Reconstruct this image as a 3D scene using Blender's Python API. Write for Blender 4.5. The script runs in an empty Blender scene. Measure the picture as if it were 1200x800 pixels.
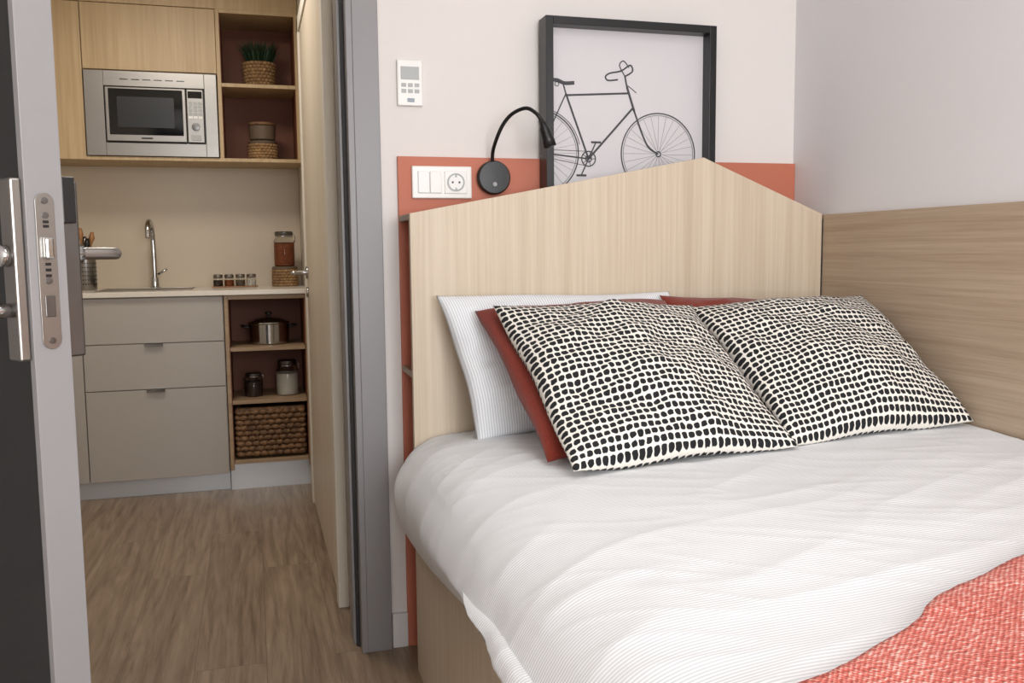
import bpy, bmesh, math, random
import numpy as np
from mathutils import Vector, Matrix, noise
random.seed(4)
sc=bpy.context.scene
COL=bpy.context.collection
sc.view_settings.view_transform='Standard'

# ------------------------------------------------------------------ materials
def s2l(c):
    return tuple(((v/255)/12.92 if v/255<=0.04045 else ((v/255+0.055)/1.055)**2.4) for v in c)+(1.0,)
class M:
    def __init__(s,name):
        s.m=bpy.data.materials.new(name); s.m.use_nodes=True
        s.t=s.m.node_tree; s.b=s.t.nodes['Principled BSDF']
    def n(s,typ,ins=None,**kw):
        nd=s.t.nodes.new(typ)
        for k,v in kw.items(): setattr(nd,k,v)
        for k,v in (ins or {}).items():
            if isinstance(v,bpy.types.NodeSocket): s.t.links.new(v,nd.inputs[k])
            else: nd.inputs[k].default_value=v
        return nd
    def set(s,**kw):
        for k,v in kw.items():
            i=s.b.inputs[k.replace('_',' ')]
            if isinstance(v,bpy.types.NodeSocket): s.t.links.new(v,i)
            else: i.default_value=v
    def math(s,op,a,b=0.0,c=0.0):
        nd=s.t.nodes.new('ShaderNodeMath'); nd.operation=op
        for i,v in enumerate((a,b,c)):
            if isinstance(v,bpy.types.NodeSocket): s.t.links.new(v,nd.inputs[i])
            else: nd.inputs[i].default_value=v
        return nd.outputs[0]
    def mix(s,f,a,b):
        nd=s.t.nodes.new('ShaderNodeMix'); nd.data_type='RGBA'
        for i,v in ((0,f),(6,a),(7,b)):
            if isinstance(v,bpy.types.NodeSocket): s.t.links.new(v,nd.inputs[i])
            else: nd.inputs[i].default_value=v
        return nd.outputs[2]
    def coord(s,scale=(1,1,1),kind='Object',rot=(0,0,0)):
        c=s.n('ShaderNodeTexCoord').outputs[kind]
        mp=s.n('ShaderNodeMapping',{'Vector':c,'Scale':scale,'Rotation':rot})
        return mp.outputs[0]
    def noise(s,vec,scale=5,detail=4,rough=.55):
        return s.n('ShaderNodeTexNoise',{'Vector':vec,'Scale':scale,'Detail':detail,'Roughness':rough}).outputs[0]
    def ramp(s,f,stops):
        nd=s.n('ShaderNodeValToRGB',{'Fac':f}); e=nd.color_ramp.elements
        while len(e)<len(stops): e.new(.5)
        for el,(p,c) in zip(e,stops): el.position=p; el.color=c
        return nd.outputs[0]
    def bump(s,h,strength=.3,dist=.002):
        s.set(Normal=s.n('ShaderNodeBump',{'Height':h,'Strength':strength,'Distance':dist}).outputs[0])
def plain(name,c,rough=.5,metal=0.,var=.04,bumps=0.,nscale=30):
    m=M(name); a=s2l(c); b=tuple(x*(1-var*2) for x in a[:3])+(1,)
    nz=m.noise(m.coord(),nscale)
    m.set(Base_Color=m.mix(nz,a,b),Roughness=rough,Metallic=metal)
    if bumps: m.bump(m.noise(m.coord(),nscale*8),bumps,.001)
    return m.m
def wood(name,c1,c2,scale,rough=.45,bs=.12):
    m=M(name); v=m.coord(scale)
    n1=m.noise(v,1.0,6,.65); n2=m.noise(m.coord(tuple(x*.22 for x in scale)),1.0,3,.5)
    f=m.math('ADD',m.math('MULTIPLY',n1,.65),m.math('MULTIPLY',n2,.35))
    col=m.ramp(f,[(.36,s2l(c2)),(.62,s2l(c1))])
    m.set(Base_Color=col,Roughness=rough); m.bump(n1,bs,.001)
    return m.m
def metal(name,c,rough=.3,brush=None):
    m=M(name)
    m.set(Base_Color=s2l(c),Metallic=1.0,Roughness=rough)
    v=m.coord(brush or (40,40,40)); nz=m.noise(v,1.0,3)
    m.set(Roughness=m.math('ADD',m.math('MULTIPLY',nz,.2),rough-.1))
    return m.m
W_L=plain('wall_paint',(231,225,221),.85,var=.01,bumps=.05)
W_R=plain('wall_paint_cool',(229,227,228),.85,var=.01,bumps=.05)
CEIL=plain('ceiling_paint',(240,238,235),.9,var=.01)
HEADW=wood('headboard_oak',(214,198,176),(196,177,153),(150,150,2.2))
PANW=wood('wall_panel_oak',(190,170,148),(165,143,120),(2.2,2.2,120))
KITW=wood('kitchen_oak',(196,170,130),(174,146,107),(70,70,2.0))
SHELFW=wood('shelf_oak',(168,141,110),(144,117,88),(3,40,60))
GREIGE=plain('greige_laminate',(168,160,152),.45,var=.01)
PLINTH=plain('plinth_brushed',(205,207,210),.3,metal=.35,var=.01)
COUNT=plain('counter_quartz',(222,213,200),.25,var=.02)
SPLASH=plain('backsplash_stone',(202,186,163),.4,var=.05,nscale=3)
MAROON=plain('maroon_laminate',(116,62,36),.6,var=.05)
TERRA=plain('terracotta_board',(198,117,92),.6,var=.03)
GREYJ=plain('grey_frame_paint',(138,135,136),.4,var=.01)
GREYD=plain('grey_door_edge',(146,144,145),.4,var=.02)
DARKD=plain('dark_door_skin',(18,19,21),.4,var=.1)
SEAL=plain('rubber_seal',(45,42,42),.6)
WHITEP=plain('white_plastic',(238,236,232),.3,var=.005)
LGREY=plain('light_grey_plastic',(170,172,170),.35,var=.01)
BLACK=plain('black_satin',(20,20,21),.35,var=.1)
BLACKG=plain('black_glass',(8,8,9),.08,var=.1)
STEEL=metal('brushed_steel',(150,146,141),.34,(3,3,160))
CHROME=metal('chrome',(190,190,190),.15)
STEELD=metal('dark_steel',(112,110,108),.35)
DOORW=wood('hall_door_laminate',(212,200,181),(200,186,165),(40,40,1.5))
HALLW=plain('hall_paint',(216,208,195),.8,var=.01)
BASEB=plain('baseboard_white',(225,222,220),.5,var=.01)
WICK=wood('wicker_brown',(140,104,70),(72,48,30),(60,60,60),.7)
WICKL=wood('wicker_straw',(172,136,92),(110,80,50),(60,60,60),.7)
GREEN=plain('grass_green',(40,66,34),.6,var=.3)
MATT=plain('mattress_cloth',(225,225,226),.9)
INK=plain('ink_dark',(84,84,88),.8,var=.15)
INKL=plain('ink_light',(125,125,129),.8,var=.1)
PAPER=plain('paper',(216,212,215),.7,var=.01)
ORANGE=plain('dried_pasta',(190,96,40),.7,var=.5,nscale=90)
RICE=plain('rice',(225,218,205),.8,var=.1,nscale=150)
COFFEE=plain('coffee_beans',(70,42,26),.6,var=.4,nscale=120)
CERAM=plain('ceramic_taupe',(112,94,76),.6,var=.15)
WOODU=wood('utensil_wood',(170,120,75),(130,88,50),(50,50,4))
def glass():
    m=M('jar_glass'); m.set(Base_Color=(.95,.97,.97,1),Roughness=.03,Transmission_Weight=1.0,IOR=1.3); return m.m
GLASS=glass()
def floor_mat():
    m=M('laminate_floor')
    c=m.n('ShaderNodeTexCoord').outputs['Object']
    sp=m.n('ShaderNodeSeparateXYZ',{0:c})
    cb=m.n('ShaderNodeCombineXYZ',{0:sp.outputs[1],1:sp.outputs[0]})
    br=m.n('ShaderNodeTexBrick',{'Vector':cb.outputs[0],'Scale':1.0,'Mortar Size':.0009,'Mortar Smooth':.2,'Bias':0.,'Brick Width':1.25,'Row Height':.19,
        'Color1':(0,0,0,1),'Color2':(1,1,1,1),'Mortar':(.5,.5,.5,1)},offset=.37)
    off=m.n('ShaderNodeVectorMath',{0:c,1:m.n('ShaderNodeCombineXYZ',{0:m.math('MULTIPLY',br.outputs[0],3.),1:m.math('MULTIPLY',br.outputs[0],7.)}).outputs[0]},operation='ADD').outputs[0]
    mp=m.n('ShaderNodeMapping',{'Vector':off,'Scale':(55,3.0,1)}).outputs[0]
    n1=m.noise(mp,1.,8,.7)
    mp2=m.n('ShaderNodeMapping',{'Vector':off,'Scale':(13,1.2,1)}).outputs[0]
    n2=m.n('ShaderNodeTexNoise',{'Vector':mp2,'Scale':1.,'Detail':5,'Distortion':2.6}).outputs[0]
    f=m.math('ADD',m.math('MULTIPLY',n1,.5),m.math('MULTIPLY',n2,.5))
    col=m.ramp(f,[(.35,s2l((106,87,68))),(.5,s2l((139,119,98))),(.64,s2l((160,140,118)))])
    col=m.mix(m.math('MULTIPLY',br.outputs[0],.16),col,s2l((108,90,73)))
    col=m.mix(m.math('MULTIPLY',br.outputs[1],.6),col,s2l((74,60,48)))
    m.set(Base_Color=col,Roughness=.42); m.bump(n1,.12,.001)
    return m.m
FLOOR=floor_mat()
def striped(name,axis,pitch,amt):
    m=M(name); uv=m.n('ShaderNodeTexCoord').outputs['UV']
    sp=m.n('ShaderNodeSeparateXYZ',{0:uv})
    f=m.math('FRACT',m.math('DIVIDE',sp.outputs[axis],pitch))
    tri=m.math('ABSOLUTE',m.math('SUBTRACT',f,.5))
    st=m.n('ShaderNodeMapRange',{0:tri,1:.20,2:.34}).outputs[0]
    st=m.math('MULTIPLY',st,amt)
    m.set(Base_Color=m.mix(st,s2l((240,241,243)),s2l((172,178,186))),Roughness=.95,Sheen_Weight=.1)
    m.bump(m.noise(m.coord(),260),.12,.0010)
    return m.m
DUVET=striped('striped_duvet_cloth',1,.0066,.50)
PILST=striped('striped_pillow_cloth',0,.0066,.55)
def dotted():
    m=M('dotted_cushion_cloth'); uv=m.n('ShaderNodeTexCoord').outputs['UV']
    wob=m.n('ShaderNodeTexNoise',{'Vector':uv,'Scale':45.,'Detail':2}).outputs[1]
    wv=m.n('ShaderNodeVectorMath',{0:wob,1:(.5,.5,.5)},operation='SUBTRACT').outputs[0]
    wv=m.n('ShaderNodeVectorMath',{0:wv,'Scale':.013},operation='SCALE').outputs[0]
    v=m.n('ShaderNodeVectorMath',{0:uv,1:wv},operation='ADD').outputs[0]
    sp=m.n('ShaderNodeSeparateXYZ',{0:v})
    vy=m.math('MULTIPLY',sp.outputs[1],32)
    row=m.math('FLOOR',vy)
    vx=m.math('ADD',m.math('MULTIPLY',sp.outputs[0],32),m.math('MULTIPLY',m.math('SINE',m.math('MULTIPLY',row,2.3)),.10))
    a=m.math('SUBTRACT',m.math('FRACT',vx),.5); b=m.math('SUBTRACT',m.math('FRACT',vy),.5)
    d=m.math('ADD',m.math('POWER',m.math('ABSOLUTE',m.math('DIVIDE',a,.41)),3.0),m.math('POWER',m.math('ABSOLUTE',m.math('DIVIDE',b,.37)),2.8))
    k=m.n('ShaderNodeMapRange',{0:d,1:.85,2:1.2}).outputs[0]
    m.set(Base_Color=m.mix(k,s2l((26,26,29)),s2l((238,233,224))),Roughness=.95)
    m.bump(m.noise(m.coord(),350),.3,.001)
    return m.m
DOTS=dotted()
def cloth(name,c,c2,sc_=300,b=.5):
    m=M(name); nz=m.noise(m.coord(),sc_,2)
    m.set(Base_Color=m.mix(nz,s2l(c),s2l(c2)),Roughness=1.,Sheen_Weight=.2); m.bump(nz,b,.002); return m.m
RUST=cloth('rust_velvet',(144,54,36),(100,32,22))
def throw_mat():
    m=M('coral_weave'); uv=m.n('ShaderNodeTexCoord').outputs['UV']
    sp=m.n('ShaderNodeSeparateXYZ',{0:uv})
    nz=m.n('ShaderNodeTexNoise',{'Vector':m.n('ShaderNodeMapping',{'Vector':uv,'Scale':(90,220,1)}).outputs[0],'Scale':1.,'Detail':3}).outputs[0]
    big=m.n('ShaderNodeTexNoise',{'Vector':uv,'Scale':9.,'Detail':3}).outputs[0]
    wx=m.math('SINE',m.math('MULTIPLY',sp.outputs[0],850.)); wy=m.math('SINE',m.math('MULTIPLY',sp.outputs[1],850.))
    wv=m.math('MULTIPLY',wx,wy)
    f=m.math('ADD',m.math('ADD',nz,m.math('MULTIPLY',wv,.16)),m.math('MULTIPLY',m.math('SUBTRACT',big,.5),.25))
    col=m.ramp(f,[(.30,s2l((170,70,58))),(.46,s2l((205,98,84))),(.58,s2l((216,126,112))),(.72,s2l((236,196,184)))])
    m.set(Base_Color=col,Roughness=1.,Sheen_Weight=.1); m.bump(f,1.,.004); return m.m
THROW=throw_mat()

# ------------------------------------------------------------------ mesh helpers
def empty(name):
    e=bpy.data.objects.new(name,None); e.empty_display_size=.05; COL.objects.link(e); return e
def obj(name,verts,faces,mat,parent=None,smooth=False,uvs=None):
    me=bpy.data.meshes.new(name); me.from_pydata([tuple(v) for v in verts],[],faces); me.update()
    if mat: me.materials.append(mat)
    if uvs is not None:
        l=me.uv_layers.new(name='UVMap')
        for lp in me.loops: l.data[lp.index].uv=uvs[lp.vertex_index]
    if smooth:
        for p in me.polygons: p.use_smooth=True
    o=bpy.data.objects.new(name,me); COL.objects.link(o)
    if parent: o.parent=parent
    return o
def bevel(o,w,seg=2):
    if w>0:
        b=o.modifiers.new('bev','BEVEL'); b.width=w; b.segments=seg; b.limit_method='ANGLE'
def box(name,x,y,z,mat,parent=None,bev=.0015):
    v=[(a,b,c) for a in x for b in y for c in z]
    f=[(0,1,3,2),(4,6,7,5),(0,4,5,1),(2,3,7,6),(0,2,6,4),(1,5,7,3)]
    o=obj(name,v,f,mat,parent); bevel(o,bev); return o
def tube(name,pts,r,mat,parent=None,seg=10,closed=False,caps=True):
    pts=[Vector(p) for p in pts]; n=len(pts); rs=r if isinstance(r,(list,tuple)) else [r]*n
    V=[];Fc=[]; up=None
    for i,p in enumerate(pts):
        if closed: t=pts[(i+1)%n]-pts[i-1]
        else: t=pts[min(i+1,n-1)]-pts[max(i-1,0)]
        t.normalize()
        if up is None:
            up=Vector((0,0,1)) if abs(t.z)<.9 else Vector((1,0,0))
        a=t.cross(up); 
        if a.length<1e-5: a=t.cross(Vector((0,1,.1)))
        a.normalize(); b=a.cross(t).normalized(); up=b
        for k in range(seg):
            an=2*math.pi*k/seg; V.append(p+(a*math.cos(an)+b*math.sin(an))*rs[i])
    m=n if closed else n-1
    for i in range(m):
        for k in range(seg):
            j=(i+1)%n; Fc.append((i*seg+k,i*seg+(k+1)%seg,j*seg+(k+1)%seg,j*seg+k))
    if caps and not closed:
        Fc.append(tuple(range(seg))[::-1]); Fc.append(tuple((n-1)*seg+k for k in range(seg)))
    return obj(name,V,Fc,mat,parent,True)
def catmull(P,n=8):
    P=[Vector(p) for p in P]; out=[]
    for i in range(len(P)-1):
        a=P[max(i-1,0)];b=P[i];c=P[i+1];d=P[min(i+2,len(P)-1)]
        for k in range(n):
            t=k/n; out.append(.5*((2*b)+(c-a)*t+(2*a-5*b+4*c-d)*t*t+(3*b-a-3*c+d)*t**3))
    out.append(P[-1]); return out
def lathe(name,prof,c,mat,parent=None,seg=32,axis='z',smooth=True):
    V=[];Fc=[]
    for r,z in prof:
        for k in range(seg):
            a=2*math.pi*k/seg
            if axis=='z': V.append((c[0]+r*math.cos(a),c[1]+r*math.sin(a),c[2]+z))
            else: V.append((c[0]+r*math.cos(a),c[1]-z,c[2]+r*math.sin(a)))
    for i in range(len(prof)-1):
        for k in range(seg): Fc.append((i*seg+k,i*seg+(k+1)%seg,(i+1)*seg+(k+1)%seg,(i+1)*seg+k))
    Fc.append(tuple(range(seg))[::-1]); Fc.append(tuple((len(prof)-1)*seg+k for k in range(seg)))
    o=obj(name,V,Fc,mat,parent,smooth)
    if smooth:
        e=o.modifiers.new('es','EDGE_SPLIT'); e.split_angle=math.radians(40)
    return o
def poly_y(name,pts,y0,y1,mat,parent=None,bev=.0015):
    n=len(pts); V=[(p[0],y0,p[1]) for p in pts]+[(p[0],y1,p[1]) for p in pts]
    F=[tuple(range(n)),tuple(range(2*n-1,n-1,-1))]+[(i,i+n,(i+1)%n+n,(i+1)%n) for i in range(n)]
    o=obj(name,V,F,mat,parent)
    bm=bmesh.new(); bm.from_mesh(o.data); bmesh.ops.recalc_face_normals(bm,faces=bm.faces); bm.to_mesh(o.data); bm.free()
    bevel(o,bev); return o

# ------------------------------------------------------------------ room shell
H=2.5
box('floor',(-1.5,1.8),(-2.0,5.2),(-.05,0),FLOOR,None,0)
box('ceiling',(-1.5,1.8),(-2.0,5.2),(H,H+.05),CEIL,None,0)
box('wall_right',(1.635,1.75),(-2.0,2.62),(0,H),W_R,None,0)
box('wall_headboard',(.348,1.635),(2.5,2.62),(0,H),W_L,None,0)
box('wall_left',(-.95,-.83),(-2.0,2.5),(0,H),W_L,None,0)
box('wall_doorway',(-1.4,-.62),(2.5,2.62),(0,H),W_L,None,0)
box('wall_lintel',(-.62,.348),(2.5,2.62),(2.15,H),W_L,None,0)
box('wall_kitchen_left',(-1.5,-1.4),(2.5,5.15),(0,H),HALLW,None,0)
box('wall_kitchen_back',(-1.4,.36),(5.03,5.15),(0,H),SPLASH,None,0)
box('wall_hall_right',(.262,.36),(2.62,5.03),(0,H),HALLW,None,0)
# wall behind the camera with window opening
e=empty('wall_window_side')
box('pier_a',(-.83,-.25),(-2.0,-1.88),(0,H),W_L,e,0)
box('pier_b',(1.45,1.635),(-2.0,-1.88),(0,H),W_L,e,0)
box('sill_part',(-.25,1.45),(-2.0,-1.88),(0,.75),W_L,e,0)
box('head_part',(-.25,1.45),(-2.0,-1.88),(2.3,H),W_L,e,0)
e=empty('window_1')
for i,(a,b) in enumerate([(-.25,-.2),(.575,.625),(1.4,1.45)]): box('stile_%d'%i,(a,b),(-1.97,-1.91),(.75,2.3),WHITEP,e)
for i,(a,b) in enumerate([(.75,.8),(2.25,2.3)]): box('rail_%d'%i,(-.2,1.4),(-1.97,-1.91),(a,b),WHITEP,e)
# baseboards
box('baseboard_headboard',(.35,.394),(2.485,2.4995),(0,.10),BASEB)
box('baseboard_hall',(.25,.2615),(4.16,4.48),(0,.08),BASEB)
# bedroom door frame (grey steel frame with rabbet + seal)
e=empty('trim_doorframe')
box('casing',(.278,.3475),(2.478,2.4995),(0,2.2),GREYJ,e,.002)
box('jamb',(.262,.278),(2.478,2.64),(0,2.2),GREYJ,e,.001)
box('stop',(.245,.262),(2.545,2.64),(0,2.15),GREYJ,e,.001)
box('seal',(.252,.262),(2.528,2.545),(0,2.15),SEAL,e,.001)
box('jamb_left',(-.62,-.60),(2.478,2.64),(0,2.15),GREYJ,e,.001)
box('casing_left',(-.69,-.62),(2.478,2.4995),(0,2.2),GREYJ,e,.002)
box('head',(-.62,.278),(2.478,2.64),(2.13,2.15),GREYJ,e,.001)
# hall door on right hand side of corridor
e=empty('door_2')
box('leaf',(.235,.261),(2.90,4.10),(.008,2.08),DOORW,e,.002)
box('frame_near',(.228,.2615),(2.83,2.90),(0,2.14),HALLW,e,.002)
box('frame_far',(.228,.2615),(4.10,4.16),(0,2.14),HALLW,e,.002)
box('frame_top',(.228,.2615),(2.83,4.16),(2.08,2.14),HALLW,e,.002)
def lathe_x(name,r,x0,x1,y,z,mat,parent):
    return tube(name,[(x0,y,z),(x1,y,z)],r,mat,parent,24)
lathe_x('rose',.026,.236,.226,4.02,1.045,CHROME,e)
tube('lever',catmull([(.235,4.02,1.045),(.20,4.02,1.045),(.172,4.01,1.045),(.17,3.97,1.045),(.17,3.90,1.045)],6),.010,CHROME,e)
lathe_x('lock_rose',.022,.236,.226,4.02,.96,CHROME,e)

# ------------------------------------------------------------------ entry door, open, close to the camera
def entry_door():
    e=empty('door_1')
    th=math.radians(35); d=Vector((-math.sin(th),math.cos(th),0)); n=Vector((math.cos(th),math.sin(th),0)) # n : right face normal
    o=Vector((-.252,1.40,0))      # right corner of the free edge ; x=n dir, y=d dir
    Mx=Matrix(((n.x,d.x,0,o.x),(n.y,d.y,0,o.y),(0,0,1,0),(0,0,0,1)))
    L=[]
    L.append(box('slab',(-.050,0),(0,.82),(.01,2.1),DARKD,None,.001))
    L.append(box('edge_band',(-.0505,.0005),(-.003,.012),(.01,2.1),GREYD,None,.001))
    # mortise face plate with rounded ends
    def rr(w,z0,z1,x0,nseg=10):
        p=[]
        for k in range(nseg+1):
            a=math.pi*k/nseg; p.append((x0+math.cos(a)*w,z1-w+math.sin(a)*w))
        for k in range(nseg+1):
            a=math.pi+math.pi*k/nseg; p.append((x0+math.cos(a)*w,z0+w+math.sin(a)*w))
        return p
    L.append(poly_y('face_plate',rr(.013,1.00,1.216,-.026),-.0055,-.002,STEEL,None,.0005))
    L.append(box('latch',(-.032,-.020),(-.016,-.004),(1.125,1.155),CHROME,None,.003))
    L.append(box('deadbolt_slot',(-.033,-.019),(-.0065,-.004),(1.045,1.075),STEELD,None,.001))
    for z in (1.012,1.095,1.185,1.205): L.append(lathe('screw',[(.0045,0),(.0045,.0022),(.001,.0024)],(-.026,-.005,z),STEELD,None,16,'y'))
    for z in (1.10,1.108,1.116,1.168,1.174): L.append(box('slot',(-.030,-.022),(-.0062,-.005),(z,z+.004),BLACK,None,0))
    # escutcheons
    L.append(box('plate_right',(.0005,.027),(.008,.062),(.985,1.235),STEELD,None,.003))
    L.append(box('reader_box',(.0005,.020),(.000,.009),(1.175,1.24),BLACK,None,.002))
    L.append(box('plate_left',(-.066,-.0505),(.004,.042),(.985,1.235),STEEL,None,.003))
    L.append(tube('collar_r',[(.02,.035,1.132),(.040,.035,1.132)],.014,CHROME,None,20))
    L.append(tube('lever_right',catmull([(.020,.035,1.132),(.06,.035,1.132),(.088,.037,1.132),(.098,.048,1.132),(.100,.07,1.132),(.100,.15,1.132)],6),.0092,STEEL,None,14))
    L.append(tube('collar_l',[(-.064,.028,1.13),(-.078,.028,1.13)],.015,CHROME,None,20))
    L.append(tube('lever_left',catmull([(-.066,.028,1.13),(-.10,.028,1.13),(-.118,.030,1.13),(-.126,.042,1.13),(-.128,.07,1.13),(-.128,.15,1.13)],6),.0095,STEEL,None,14))
    L.append(tube('thumb_turn',[(-.064,.028,1.055),(-.100,.028,1.055)],.010,CHROME,None,14))
    L.append(box('thumb_blade',(-.110,-.098),(.015,.041),(1.049,1.061),CHROME,None,.002))
    for o_ in L:
        o_.matrix_world=Mx@o_.matrix_world; o_.parent=e
entry_door()

# ------------------------------------------------------------------ kitchen
FY=4.43
def kitchen():
    e=empty('kitchen_base_cabinet')
    box('carcass',(-1.395,-.135),(FY+.02,5.015),(.09,.935),GREIGE,e,0)
    box('plinth',(-1.395,-.135),(FY+.05,FY+.065),(0,.088),PLINTH,e,0)
    zs=[(.088,.507),(.511,.720),(.724,.932)]
    for i,(a,b) in enumerate(zs): box('drawer_front_%d'%i,(-.745,-.137),(FY,FY+.02),(a,b),GREIGE,e,.0015)
    box('side_door',(-1.39,-.749),(FY,FY+.02),(.088,.932),GREIGE,e,.0015)
    for i,z in enumerate((.507,.720)):
        box('pull_%d'%i,(-.485,-.405),(FY-.016,FY+.002),(z-.001,z+.0025),CHROME,e,.001)
        box('pull_lip_%d'%i,(-.485,-.405),(FY-.016,FY-.014),(z-.010,z+.0025),CHROME,e,.0005)
    e=empty('kitchen_counter')
    box('slab',(-1.395,.26),(FY-.02,5.028),(.937,.96),COUNT,e,.002)
    box('backsplash',(-1.395,.26),(5.018,5.029),(.96,1.575),SPLASH,e,0)
    e=empty('kitchen_sink')
    box('basin_rim_front',(-.70,-.28),(4.52,4.535),(.9605,.963),STEEL,e)
    box('basin_rim_back',(-.70,-.28),(4.86,4.875),(.9605,.963),STEEL,e)
    box('basin_rim_l',(-.70,-.685),(4.535,4.86),(.9605,.963),STEEL,e)
    box('basin_rim_r',(-.295,-.28),(4.535,4.86),(.9605,.963),STEEL,e)
    box('basin_floor',(-.685,-.295),(4.535,4.86),(.9603,.9612),STEELD,e,0)
    e=empty('open_base_shelf')
    x0,x1=-.131,.26
    box('side_l',(x0,x0+.018),(FY,5.02),(.10,.935),SHELFW,e)
    box('side_r',(x1-.022,x1),(FY,5.02),(.10,.935),SHELFW,e)
    box('top',(x0+.018,x1-.022),(FY,5.02),(.915,.935),SHELFW,e)
    box('back',(x0+.018,x1-.022),(4.80,4.815),(.10,.915),MAROON,e,0)
    box('lining_l',(x0+.018,x0+.021),(FY+.012,4.80),(.14,.915),MAROON,e,0)
    box('lining_r',(x1-.025,x1-.022),(FY+.012,4.80),(.14,.915),MAROON,e,0)
    for i,z in enumerate((.687,.434,.146)): box('shelf_%d'%i,(x0+.021,x1-.025),(FY+.002,4.80),(z-.018,z),SHELFW,e)
    box('bottom_panel',(x0,x1),(FY+.03,FY+.05),(0,.128),PLINTH,e,0)
    # uppers
    UY=4.665
    e=empty('kitchen_wall_cabinet')
    box('carcass',(-1.395,-.125),(UY+.02,5.027),(1.99,H-.002),KITW,e,0)
    box('left_carcass',(-1.395,-.725),(UY+.02,5.027),(1.576,1.99),KITW,e,0)
    box('door_main',(-.718,-.127),(UY,UY+.02),(1.992,2.292),KITW,e)
    box('door_left',(-1.39,-.722),(UY,UY+.02),(1.576,2.292),KITW,e)
    box('filler',(-1.39,.26),(UY+.004,UY+.02),(2.296,H-.002),KITW,e)
    box('bottom_board',(-.725,.26),(UY,5.027),(1.575,1.592),KITW,e)
    box('divider',(-.125,-.107),(UY,5.027),(1.592,2.296),KITW,e)
    box('right_side',(.242,.26),(UY,5.027),(1.592,2.296),KITW,e)
    box('top_board',(-.107,.242),(UY,5.027),(2.278,2.296),KITW,e)
    box('mid_shelf',(-.107,.242),(UY+.002,5.0),(1.932,1.95),KITW,e)
    box('niche_back',(-.107,.242),(5.0,5.012),(1.592,2.278),MAROON,e,0)
    for a,b in ((-.107,-.104),(.239,.242)): box('niche_lining',(a,b),(UY+.012,5.0),(1.592,2.278),MAROON,e,0)
    e=empty('microwave_oven')
    box('body',(-.70,-.14),(UY+.012,5.0),(1.60,1.97),BLACK,e)
    y0,y1=UY-.012,UY+.012
    box('trim_l',(-.716,-.632),(y0,y1),(1.594,1.985),STEEL,e)
    box('trim_r',(-.186,-.130),(y0,y1),(1.594,1.985),STEEL,e)
    box('trim_t',(-.632,-.186),(y0,y1),(1.915,1.985),STEEL,e)
    box('trim_b',(-.632,-.186),(y0,y1),(1.594,1.655),STEEL,e)
    box('door_frame',(-.626,-.272),(y0-.012,y1),(1.660,1.910),STEEL,e,.003)
    box('door_glass',(-.612,-.286),(y0-.014,y0-.011),(1.690,1.902),BLACKG,e,.002)
    box('window',(-.575,-.325),(y0-.0152,y0-.0135),(1.725,1.865),plain('oven_window',(16,16,18),.35),e,0)
    box('logo_strip',(-.475,-.425),(y0-.0135,y0-.0115),(1.672,1.679),BLACK,e,0)
    box('control_panel',(-.268,-.192),(y0-.010,y1),(1.660,1.910),STEEL,e,.003)
    box('display',(-.262,-.198),(y0-.012,y0-.009),(1.868,1.900),BLACKG,e,0)
    for r in range(5):
        for c in range(3):
            box('button',(-.260+c*.022,-.243+c*.022),(y0-.0125,y0-.009),(1.772+r*.017,1.784+r*.017),LGREY if r else WHITEP,e,0)
    lathe('dial',[(.019,0),(.018,.014),(.010,.015)],(-.230,y0-.009,1.735),STEELD,e,24,'y')
    box('open_button',(-.252,-.208),(y0-.013,y0-.009),(1.670,1.695),LGREY,e,.001)
    for i in range(6): box('vent_%d'%i,(-.56+i*.05,-.525+i*.05),(y0-.001,y0+.001),(1.945,1.949),BLACK,e,0)
    # faucet
    e=empty('kitchen_faucet')
    c=(-.472,4.90)
    lathe('base',[(.026,0),(.026,.006),(.020,.01),(.018,.05),(.0165,.055)],(c[0],c[1],.96),CHROME,e)
    tube('spout',catmull([(c[0],c[1],1.0),(c[0],c[1],1.12),(c[0]-.002,c[1],1.22),(c[0]-.004,c[1]-.03,1.275),(c[0]-.006,c[1]-.09,1.292),(c[0]-.008,c[1]-.145,1.265),(c[0]-.008,c[1]-.16,1.21)],8),.0125,CHROME,e,14)
    tube('lever',[(c[0]+.016,c[1],1.03),(c[0]+.06,c[1]-.01,1.055)],.006,CHROME,e)
kitchen()
def woven_round(name,c,r0,r1,h,mat,parent=None,rows=8,waves=22):
    e=parent or empty(name)
    lathe('liner',[(r0*.9,0.002),(r0*.93,.004),(r1*.93,h*.96),(r1*.86,h*.96),(r0*.8,.02)],c,mat,e,32)
    for i in range(rows):
        t=(i+.5)/rows; r=r0+(r1-r0)*t; pts=[]
        for k in range(waves*6):
            a=2*math.pi*k/(waves*6); rr=r+.0035*math.sin(a*waves+(i%2)*math.pi)
            pts.append((c[0]+rr*math.cos(a),c[1]+rr*math.sin(a),c[2]+h*t))
        tube('strand',pts,h/rows*.58,mat,e,6,True)
    return e
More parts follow.
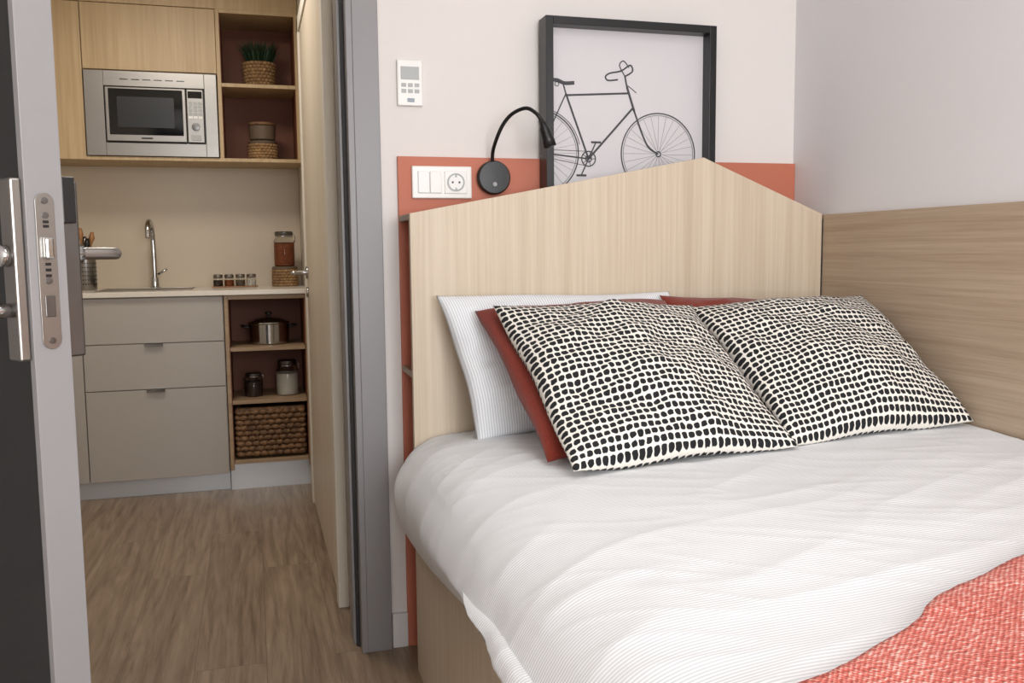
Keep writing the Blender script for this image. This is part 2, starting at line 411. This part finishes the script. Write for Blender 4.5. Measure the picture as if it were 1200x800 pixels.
def woven_box(name,x,y,z,mat,rows=9):
    e=empty(name)
    box('liner',(x[0]+.012,x[1]-.012),(y[0]+.012,y[1]-.012),(z[0]+.002,z[1]-.01),COFFEE,e,.006)
    w=x[1]-x[0];d=y[1]-y[0]
    for i in range(rows):
        zz=z[0]+(z[1]-z[0])*(i+.5)/rows; pts=[]
        per=2*(w+d); n=int(per/.006)
        for k in range(n):
            s=per*k/n; off=.0045*math.sin(s/.036*2*math.pi/1.0+(i%2)*math.pi)
            if s<w: p=(x[0]+s,y[0]-off)
            elif s<w+d: p=(x[1]+off,y[0]+s-w)
            elif s<2*w+d: p=(x[1]-(s-w-d),y[1]+off)
            else: p=(x[0]-off,y[1]-(s-2*w-d))
            pts.append((p[0],p[1],zz+.0015*math.sin(k*1.7+i)))
        tube('strand',pts,(z[1]-z[0])/rows*.52,mat,e,6,True)
    pts=[(x[0],y[0],z[1]),(x[1],y[0],z[1]),(x[1],y[1],z[1]),(x[0],y[1],z[1])]
    q=[]
    for i in range(4):
        a=Vector(pts[i]);b=Vector(pts[(i+1)%4])
        for k in range(20): q.append(a.lerp(b,k/20))
    tube('rim',q,.011,mat,e,8,True)
    return e
woven_box('wicker_storage_basket',(-.090,.215),(4.455,4.76),(.158,.385),WICK)
# jars -------------------------------------------------
def jar(name,c,r,h,content,fill=.7,lid='steel',seal=True):
    e=empty(name)
    lathe('content',[(r*.88,.004),(r*.93,.01),(r*.93,h*fill)],c,content,e)
    lathe('glass',[(r*.92,0),(r,.008),(r,h*.72),(r*.8,h*.82),(r*.8,h*.9)],c,GLASS,e)
    lathe('lid',[(r*.85,h*.88),(r*.88,h*.9),(r*.88,h*.98),(r*.8,h)],c,STEELD if lid=='steel' else WOODU,e)
    if seal:
        tube('clasp',[(c[0]+r*.85,c[1]-.004,c[2]+h*.93),(c[0]+r*1.1,c[1]-.004,c[2]+h*.86),(c[0]+r*1.03,c[1]-.004,c[2]+h*.68)],.0022,CHROME,e,6)
        tube('band',[(c[0]+r*.84*math.cos(a),c[1]+r*.84*math.sin(a),c[2]+h*.85) for a in np.linspace(0,2*math.pi,24,endpoint=False)],.003,CHROME,e,6,True)
    return e
jar('glass_jar',(-.012,4.56,.4345),.044,.115,COFFEE,.6)
jar('glass_jar',(.150,4.56,.4345),.052,.172,RICE,.62)
e=woven_round('round_tin_basket',(.166,4.83,.961),.058,.058,.085,WICKL,None,6)
lathe('lid',[(.062,.0),(.064,.004),(.064,.014),(.058,.017)],(.166,4.83,1.045),CERAM,e)
jar('pasta_jar',(.166,4.83,1.0625),.052,.178,ORANGE,.66,'steel')
e=empty('spice_jar_rack')
box('tray',(-.195,.028),(4.775,4.835),(.9605,.966),WOODU,e)
for i in range(4):
    c=(-.165+i*.054,4.805,.966)
    lathe('spice_%d'%i,[(.018,0),(.021,.003),(.021,.032)],c,[COFFEE,ORANGE,CERAM,RICE][i],e,20)
    lathe('glass_%d'%i,[(.022,0),(.0235,.003),(.0235,.040),(.019,.044)],c,GLASS,e,20)
    lathe('lid_%d'%i,[(.021,.043),(.0225,.045),(.0225,.058),(.020,.060)],c,STEEL,e,20)
# cooking pot
e=empty('cooking_pot')
c=(.072,4.60,.6875)
lathe('body',[(.088,0),(.095,.006),(.096,.098),(.101,.102),(.097,.104)],c,CHROME,e,40)
lathe('lid',[(.100,.103),(.098,.108),(.06,.124),(.015,.130)],c,CHROME,e,40)
lathe('knob',[(.006,.128),(.006,.142),(.016,.146),(.016,.153),(.010,.156)],c,BLACK,e,20)
for s in (-1,1):
    tube('handle',catmull([(c[0]+s*.094,c[1]-.028,c[2]+.082),(c[0]+s*.122,c[1]-.026,c[2]+.088),(c[0]+s*.130,c[1],c[2]+.09),(c[0]+s*.122,c[1]+.026,c[2]+.088),(c[0]+s*.094,c[1]+.028,c[2]+.082)],5),.005,BLACK,e,8)
# upper shelf things
e=woven_round('potted_grass',(.076,4.84,1.951),.062,.075,.13,WICKL,None,8)
lathe('soil',[(.066,0),(.066,.006)],(.076,4.84,2.068),COFFEE,e)
V=[];F=[]
for i in range(420):
    a=random.uniform(0,2*math.pi); r=.060*math.sqrt(random.random()); x=.076+r*math.cos(a); y=4.84+r*math.sin(a)
    hh=random.uniform(.07,.125); lx=(r*math.cos(a))*.9+random.uniform(-.015,.015); ly=(r*math.sin(a))*.9+random.uniform(-.015,.015)
    b=len(V); w=.0024; p=random.uniform(0,math.pi); dx,dy=w*math.cos(p),w*math.sin(p)
    V+=[(x-dx,y-dy,2.074),(x+dx,y+dy,2.074),(x+dx+lx*.4,y+dy+ly*.4,2.074+hh*.6),(x-dx+lx*.4,y-dy+ly*.4,2.074+hh*.6),(x+lx,y+ly,2.074+hh)]
    F+=[(b,b+1,b+2,b+3),(b+3,b+2,b+4)]
obj('grass',V,F,GREEN,e)
e=woven_round('lidded_basket',(.078,4.82,1.593),.062,.066,.085,WICKL,None,6)
lathe('lid',[(.068,0),(.070,.004),(.070,.012),(.06,.016)],(.078,4.82,1.678),CERAM,e)
e=empty('ceramic_canister')
lathe('body',[(.050,0),(.062,.006),(.066,.07),(.060,.074)],(.078,4.82,1.695),CERAM,e)
lathe('lid',[(.064,.074),(.068,.078),(.066,.088),(.02,.092)],(.078,4.82,1.695),WICK,e)
# utensil holder
e=empty('utensil_holder')
c=(-.775,4.80,.9605)
lathe('cup',[(.046,0),(.048,.003),(.048,.165),(.045,.165),(.045,.01)],c,STEEL,e,28)
for k in range(14):
    a=math.pi+math.pi*k/13
    for z in (.03,.05,.07,.09,.11,.13,.15):
        lathe('hole',[(.0035,0),(.0035,.001)],(c[0]+.047*math.cos(a),c[1]+.0485*math.sin(a),c[2]+z),BLACK,e,6,'y')
for i,(dx,dy,h,m_) in enumerate([(-.03,.01,.27,WOODU),(-.012,.0,.30,WOODU),(.012,-.01,.25,BLACK),(.028,.008,.28,WOODU),(.0,.02,.26,STEEL)]):
    tube('utensil_%d'%i,[(c[0]+dx*.4,c[1]+dy,c[2]+.02),(c[0]+dx,c[1]+dy,c[2]+h-.06),(c[0]+dx*1.2,c[1]+dy,c[2]+h-.03),(c[0]+dx*1.3,c[1]+dy,c[2]+h)],[.005,.005,.014,.008],m_,e,10)

# ------------------------------------------------------------------ headboard
e=empty('headboard')
poly_y('gable_panel',[(.394,.0),(1.612,.0),(1.612,1.228),(1.226,1.384),(.394,1.228)],2.31,2.33,HEADW,e)
box('ledge',(.394,1.632),(2.33,2.486),(1.212,1.228),SHELFW,e)
box('side_shelf',(.394,.56),(2.33,2.486),(.80,.816),SHELFW,e)
box('side_shelf_low',(.394,.56),(2.33,2.486),(.38,.396),SHELFW,e)
box('niche_back',(.56,.575),(2.33,2.486),(0,1.212),TERRA,e,0)
box('panel_back_lining',(.397,.56),(2.3302,2.333),(0,1.212),TERRA,e,0)
box('trim_terracotta_board',(.394,1.634),(2.487,2.4995),(0,1.39),TERRA,None,.001)
# wood panelling on right wall
box('trim_wall_panel',(1.615,1.6345),(-1.0,2.309),(0,1.226),PANW,None,.001)

# ------------------------------------------------------------------ wall fittings
e=empty('thermostat')
box('plate',(.398,.468),(2.488,2.5),(1.526,1.649),WHITEP,e,.003)
box('screen',(.408,.458),(2.486,2.489),(1.596,1.630),LGREY,e,.001)
for r in range(2):
    for c in range(3): box('key',(.409+c*.018,.422+c*.018),(2.4865,2.489),(1.560+r*.016,1.570+r*.016),LGREY,e,.001)
box('slider',(.425,.444),(2.4855,2.489),(1.536,1.546),plain('blue_grey',(150,160,172),.4),e,.001)
e=empty('light_switch_socket')
box('plate',(.431,.599),(2.477,2.4865),(1.276,1.364),WHITEP,e,.003)
box('rocker_a',(.447,.4795),(2.473,2.478),(1.290,1.350),WHITEP,e,.002)
box('rocker_b',(.4805,.513),(2.473,2.478),(1.290,1.350),WHITEP,e,.002)
box('socket_frame',(.521,.585),(2.474,2.478),(1.289,1.351),WHITEP,e,.002)
lathe('socket_ring',[(.025,0),(.025,.002),(.021,.002),(.021,-.001)],(.553,2.474,1.320),LGREY,e,32,'y')
lathe('socket_well',[(.0205,0),(.0205,.0012)],(.553,2.4735,1.320),WHITEP,e,32,'y')
for s in (-1,1):
    lathe('hole',[(.003,0),(.003,.0008)],(.553+s*.0095,2.4720,1.320),BLACK,e,12,'y')
    box('earth_clip',(.551,.555),(2.471,2.474),(1.320+s*.017-.003,1.320+s*.017+.003),STEELD,e,0)
e=empty('reading_lamp')
lathe('base',[(.046,0),(.047,.004),(.047,.020),(.043,.025),(.01,.026)],(.661,2.4865,1.334),BLACK,e,40,'y')
lathe('button',[(.006,0),(.006,.003)],(.661,2.461,1.315),STEELD,e,14,'y')
neck=catmull([(.657,2.470,1.372),(.655,2.455,1.405),(.659,2.42,1.441),(.672,2.40,1.474),(.692,2.38,1.498),(.720,2.35,1.508),(.742,2.33,1.492),(.754,2.32,1.470)],8)
tube('gooseneck',neck,.0052,BLACK,e,10)
tube('head',[(.752,2.322,1.474),(.757,2.318,1.462),(.760,2.317,1.450),(.768,2.313,1.425),(.774,2.310,1.404)],[.007,.010,.014,.0165,.017],BLACK,e,20)

# ------------------------------------------------------------------ framed bicycle print
e=empty('framed_bicycle_print')
X0,X1,Z0,Z1=.80,1.322,1.2285,1.772
for nme,x,z in (('bar_l',(X0,X0+.022),(Z0,Z1)),('bar_r',(X1-.022,X1),(Z0,Z1)),('bar_t',(X0+.022,X1-.022),(Z1-.022,Z1)),('bar_b',(X0+.022,X1-.022),(Z0,Z0+.022))):
    box(nme,x,(2.420,2.484),z,BLACK,e,.0015)
box('paper',(X0+.02,X1-.02),(2.462,2.466),(Z0+.02,Z1-.02),PAPER,e,0)
PY=2.4608; xmin=X0+.023
def ink(name,pts,r,m_=INK,closed=False):
    runs=[];cur=[]
    P=list(pts)+([pts[0]] if closed else [])
    for p in P:
        if p[0]>=xmin: cur.append(p)
        else:
            if len(cur)>1: runs.append(cur)
            cur=[]
    if len(cur)>1: runs.append(cur)
    for q in runs:
        o=tube(name,[(p[0],PY,p[1]) for p in q],r*.88,m_,e,6)
        for v in o.data.vertices: v.co.y=PY+(v.co.y-PY)*.25
def circ(cx,cz,r,n=64,a0=0,a1=2*math.pi): return [(cx+r*math.cos(a0+(a1-a0)*k/n),cz+r*math.sin(a0+(a1-a0)*k/n)) for k in range(n+1)]
def seg2(a,b,n=12): return [(a[0]+(b[0]-a[0])*k/n,a[1]+(b[1]-a[1])*k/n) for k in range(n+1)]
FW=(1.158,1.407); RW=(.792,1.405); BB=(.940,1.390); R=.117
for c in (FW,RW):
    ink('tyre',circ(c[0],c[1],R,96),.0022); ink('rim',circ(c[0],c[1],R-.006,96),.0010,INKL)
    ink('hub',circ(c[0],c[1],.007,20),.0022)
    for k in range(28):
        a=2*math.pi*k/28; b=a+(.25 if k%2 else -.25)
        ink('spoke',seg2((c[0]+.006*math.cos(b),c[1]+.006*math.sin(b)),(c[0]+(R-.008)*math.cos(a),c[1]+(R-.008)*math.sin(a)),30),.00045,INKL)
ST=(.872,1.570); HT=(1.062,1.585); HB=(1.078,1.538)
ink('seat_tube',seg2(BB,ST),.0034); ink('seat_post',seg2(ST,(.864,1.597)),.0025)
ink('top_tube',seg2((.874,1.566),(1.064,1.578)),.0034); ink('down_tube',seg2(BB,HB),.0036)
ink('head_tube',seg2((1.058,1.596),(1.081,1.528)),.0042)
ink('chain_stay',seg2(BB,RW,40),.0026); ink('seat_stay',seg2(ST,RW,40),.0022)
ink('fork',[(p.x,p.z) for p in catmull([(1.081,0,1.528),(1.108,0,1.46),(1.128,0,1.425),(1.158,0,1.407)],6)],.0032)
ink('saddle',[(p.x,p.z) for p in catmull([(.832,0,1.607),(.848,0,1.606),(.868,0,1.599),(.897,0,1.601)],5)],.0064)
ink('saddle_spring',circ(.845,1.596,.006,16),.0014)
ink('stem',seg2((1.058,1.596),(1.052,1.625)),.0030)
ink('bar',[(p.x,p.z) for p in catmull([(1.052,0,1.625),(1.075,0,1.640),(1.068,0,1.657),(1.040,0,1.640),(1.005,0,1.632),(.992,0,1.622),(1.00,0,1.612),(1.030,0,1.615)],6)],.0028)
ink('bar_far',[(p.x,p.z) for p in catmull([(1.052,0,1.625),(1.035,0,1.655),(1.048,0,1.668),(1.064,0,1.650)],6)],.0020)
ink('brake',seg2((1.060,1.600),(1.088,1.580)),.0014)
ink('chainring',circ(BB[0],BB[1],.021,30),.0022); ink('chainring_in',circ(BB[0],BB[1],.009,20),.0020)
for k in range(5):
    a=k*2*math.pi/5; ink('spider',seg2(BB,(BB[0]+.02*math.cos(a),BB[1]+.02*math.sin(a))),.0012)
ink('chain_top',seg2((BB[0],BB[1]+.021),(RW[0],RW[1]+.009),40),.0010); ink('chain_low',seg2((BB[0],BB[1]-.021),(RW[0],RW[1]-.009),40),.0010)
ink('crank_a',seg2(BB,(.962,1.436)),.0024); ink('crank_b',seg2(BB,(.918,1.344)),.0024)
ink('pedal_a',seg2((.948,1.437),(.978,1.437)),.0036); ink('pedal_b',seg2((.903,1.343),(.933,1.343)),.0036)
ink('rear_guard',circ(RW[0],RW[1],R+.006,40,.2,1.5),.0012)

# ------------------------------------------------------------------ bed
e=empty('bed')
box('base_side',(.394,.412),(.30,2.309),(0,.40),HEADW,e)
box('base_foot',(.412,1.61),(.30,.318),(0,.40),HEADW,e)
box('slats',(.412,1.61),(.318,2.309),(.30,.36),HEADW,e,0)
box('mattress',(.415,1.605),(.32,2.30),(.361,.63),MATT,e,.04)
def sm(a,b,x):
    t=min(1,max(0,(x-a)/(b-a))); return t*t*(3-2*t)
def fb(x,y,z=0,o=3): return noise.fractal(Vector((x,y,z)),1.0,2.0,o)
TS=[0,.06,.13,.19,.25,.34,.5,.68,.85,1.0]
def prof(Y):
    hz=.355+.12*sm(2.3,1.2,Y)+.003*math.sin(Y*7)
    dr=-.02*sm(2.05,2.3,Y)
    b=.006*math.sin(Y*3.1+.6)
    return [(.386,hz),(.350+b,hz+.07),(.336+b,.535+dr),(.366+b*.5,.605+dr),(.430,.652+dr),(.55,.674+dr),(.80,.686),(1.1,.692),(1.38,.700),(1.608,.708)]
def DS(s,t):
    """duvet surface; s across (0 hem left ..1 wall), t metres from headboard"""
    Y=2.304-t; drop=0
    if t>2.0:
        k=t-2.0; Y=.304-.06*min(1,k/.08)+0; drop=k
    P=prof(max(Y,.3))
    i=0
    while i<len(TS)-2 and s>TS[i+1]: i+=1
    u=(s-TS[i])/(TS[i+1]-TS[i])
    a=P[max(i-1,0)];b=P[i];c=P[i+1];d=P[min(i+2,len(P)-1)]
    h=lambda j:.5*((2*b[j])+(c[j]-a[j])*u+(2*a[j]-5*b[j]+4*c[j]-d[j])*u*u+(3*b[j]-a[j]-3*c[j]+d[j])*u**3)
    x,z=h(0),h(1)
    w=1-sm(.9,1.,s)*.3
    q=fb(x*1.7+3,Y*1.7,1)*.009
    r=1-abs(noise.noise(Vector((x*1.6+Y*1.0+5,(Y*1.0-x*.35)*6.5+2,2.0))))*2.4
    r2=1-abs(noise.noise(Vector((x*3.0-Y*1.5,(Y+x*.55)*14,7.0))))*3.0
    f=q+.0034*max(0,r)**2.2+.0015*max(0,r2)**2
    if s<.19:
        k=s/.19; z+=f*.3; x-=(f*.9+.0025*math.sin(Y*19+2*math.sin(Y*9)))*(.1+.9*math.sin(k*math.pi))
    else:
        z+=f*w; 
    if drop>0: z=max(.32,z-drop) if s>.19 else max(.3,z-drop*.5)
    return Vector((x,Y,z))
def sheet(name,mat,S,T,off=0,parent=None,solid=0.0,tmap=None):
    V=[];U=[]
    for i,s in enumerate(S):
        for j,t in enumerate(T):
            tt=tmap(s,t) if tmap else t
            p=DS(s,tt)
            if off:
                ds=DS(min(1,s+.004),tt)-DS(max(0,s-.004),tt); dt=DS(s,tt+.008)-DS(s,tt-.008)
                nrm=ds.cross(dt); nrm=-nrm if nrm.z<0 and s>.25 else nrm
                if s<=.25 and nrm.x>0: nrm=-nrm
                nrm.normalize(); p=p+nrm*off
            V.append(p)
            U.append((s*1.55,tt))
    n=len(T); F=[(i*n+j,(i+1)*n+j,(i+1)*n+j+1,i*n+j+1) for i in range(len(S)-1) for j in range(n-1)]
    o=obj(name,V,F,mat,parent,True,U)
    bm=bmesh.new(); bm.from_mesh(o.data); bmesh.ops.recalc_face_normals(bm,faces=bm.faces)
    up=sum(f.normal.z for f in bm.faces)
    if up<0: bmesh.ops.reverse_faces(bm,faces=bm.faces)
    bm.to_mesh(o.data); bm.free()
    if solid:
        m_=o.modifiers.new('s','SOLIDIFY'); m_.thickness=solid; m_.offset=-1
    return o
S=list(np.linspace(0,.34,60))+list(np.linspace(.35,1,130)); T=list(np.linspace(0,2.25,330))
sheet('duvet',DUVET,S,T,0,None,.012)
def throw_edge(s,t):
    x=DS(s,1.4).x
    y=.735+.43*(x-.46)+.008*math.sin(x*17)+.003*math.sin(x*41)
    t0=2.304-y
    return t0+(2.24-t0)*t
S2=list(np.linspace(.03,.34,50))+list(np.linspace(.35,1,120))
sheet('coral_throw_blanket',THROW,S2,list(np.linspace(0,1,110)),.014,None,.010,throw_edge)

def cushion(name,TL,TR,BR,BL,T,mat,c=.06,seed=0,wr=.006,n=56,uvs=(1,1),ex=.42):
    TL,TR,BR,BL=[Vector(p) for p in (TL,TR,BR,BL)]
    N=((TR-TL).cross(BL-TL)).normalized()
    if N.y>0: N=-N
    V=[];U=[];F=[];idx={}
    for side in (1,-1):
        for i in range(n+1):
            for j in range(n+1):
                if side==-1 and (i in (0,n) or j in (0,n)): idx[(side,i,j)]=idx[(1,i,j)]; continue
                u=-math.cos(math.pi*i/n)*.35+(2*i/n-1)*.65; v=-math.cos(math.pi*j/n)*.35+(2*j/n-1)*.65
                up=u*(1-c*(1-v*v)); vp_=v*(1-c*(1-u*u))
                a=(up+1)/2; b=(vp_+1)/2
                p=(TL*(1-a)+TR*a)*(1-b)+(BL*(1-a)+BR*a)*b
                hgt=((1-u*u)*(1-v*v))
                h=max(0,hgt)**ex
                wv=fb(u*1.6+seed,v*1.6,seed*.7+side)*wr*2.2
                cr=(1-abs(noise.noise(Vector((u*2.2+seed,v*5+u*2,seed+side))))*2.5)
                wv+=wr*.7*max(0,cr)**2
                p=p+N*side*(T/2*h+wv*min(1,hgt*3))
                p=p+N*(.006*math.sin(u*5+seed)+.006*math.sin(v*6+seed*2))*(1-h)
                idx[(side,i,j)]=len(V); V.append(p); U.append(((u+1)/2*uvs[0],(v+1)/2*uvs[1]))
    for side in (1,-1):
        for i in range(n):
            for j in range(n):
                q=[idx[(side,i,j)],idx[(side,i+1,j)],idx[(side,i+1,j+1)],idx[(side,i,j+1)]]
                if side==1: q=q[::-1]
                F.append(tuple(q))
    o=obj(name,V,F,mat,None,True,U)
    bm=bmesh.new(); bm.from_mesh(o.data); bmesh.ops.recalc_face_normals(bm,faces=bm.faces); bm.to_mesh(o.data); bm.free()
    return o
cushion('striped_pillow',(.449,2.262,1.02),(1.10,2.27,1.012),(1.14,2.12,.70),(.515,2.10,.672),.12,PILST,.04,3,.010,60,(.66,.42))
cushion('rust_cushion',(.530,2.18,.985),(1.06,2.20,1.00),(1.10,1.82,.71),(.580,1.76,.690),.11,RUST,.03,5)
cushion('rust_cushion',(1.05,2.22,1.01),(1.53,2.22,.975),(1.55,1.86,.72),(1.09,1.85,.72),.10,RUST,.05,8)
cushion('dotted_cushion',(.556,2.11,.992),(1.085,2.10,.985),(1.128,1.680,.698),(.594,1.645,.688),.17,DOTS,.05,1,.008,60,(1,1),.5)
cushion('dotted_cushion',(1.085,2.13,.985),(1.590,2.09,1.002),(1.600,1.690,.725),(1.122,1.695,.702),.16,DOTS,.05,2,.008,60,(1,1),.5)

# ------------------------------------------------------------------ camera
f,yaw,pit,rol=1057.1,math.radians(16.01),math.radians(5.74),math.radians(.58)
Fv=Vector((math.sin(yaw)*math.cos(pit),math.cos(yaw)*math.cos(pit),-math.sin(pit)))
Rv=Vector((math.cos(yaw),-math.sin(yaw),0)); Uv=Rv.cross(Fv)
R2=Rv*math.cos(rol)-Uv*math.sin(rol); U2=Rv*math.sin(rol)+Uv*math.cos(rol)
cd=bpy.data.cameras.new('camera'); cam=bpy.data.objects.new('camera',cd); COL.objects.link(cam)
cd.sensor_width=36; cd.lens=36*f/1200; cd.clip_start=.02
cam.matrix_world=Matrix(((R2.x,U2.x,-Fv.x,0),(R2.y,U2.y,-Fv.y,0),(R2.z,U2.z,-Fv.z,1.13),(0,0,0,1)))
sc.camera=cam
# ------------------------------------------------------------------ lights
w=bpy.data.worlds.new('world'); sc.world=w; w.use_nodes=True
w.node_tree.nodes['Background'].inputs[0].default_value=(.85,.92,1,1); w.node_tree.nodes['Background'].inputs[1].default_value=1.0
def area(name,loc,target,sx,sy,power,color):
    l=bpy.data.lights.new(name,'AREA'); l.shape='RECTANGLE'; l.size=sx; l.size_y=sy; l.energy=power; l.color=color
    o=bpy.data.objects.new(name,l); COL.objects.link(o); o.location=loc
    o.rotation_euler=(Vector(target)-Vector(loc)).to_track_quat('-Z','Y').to_euler(); return o
area('window_daylight',(.6,-1.86,1.52),(.5,2,1.2),1.6,1.5,80,(.965,.985,1))
area('ceiling_lamp_hall',(-.35,3.5,2.46),(-.35,3.5,0),.5,.5,16,(1,.94,.86))
area('overhead_light_bedroom',(.5,.9,2.47),(.5,.9,0),.6,.6,7,(1,.98,.96))  # unseen weak area light below the bedroom ceiling, no fixture modelled
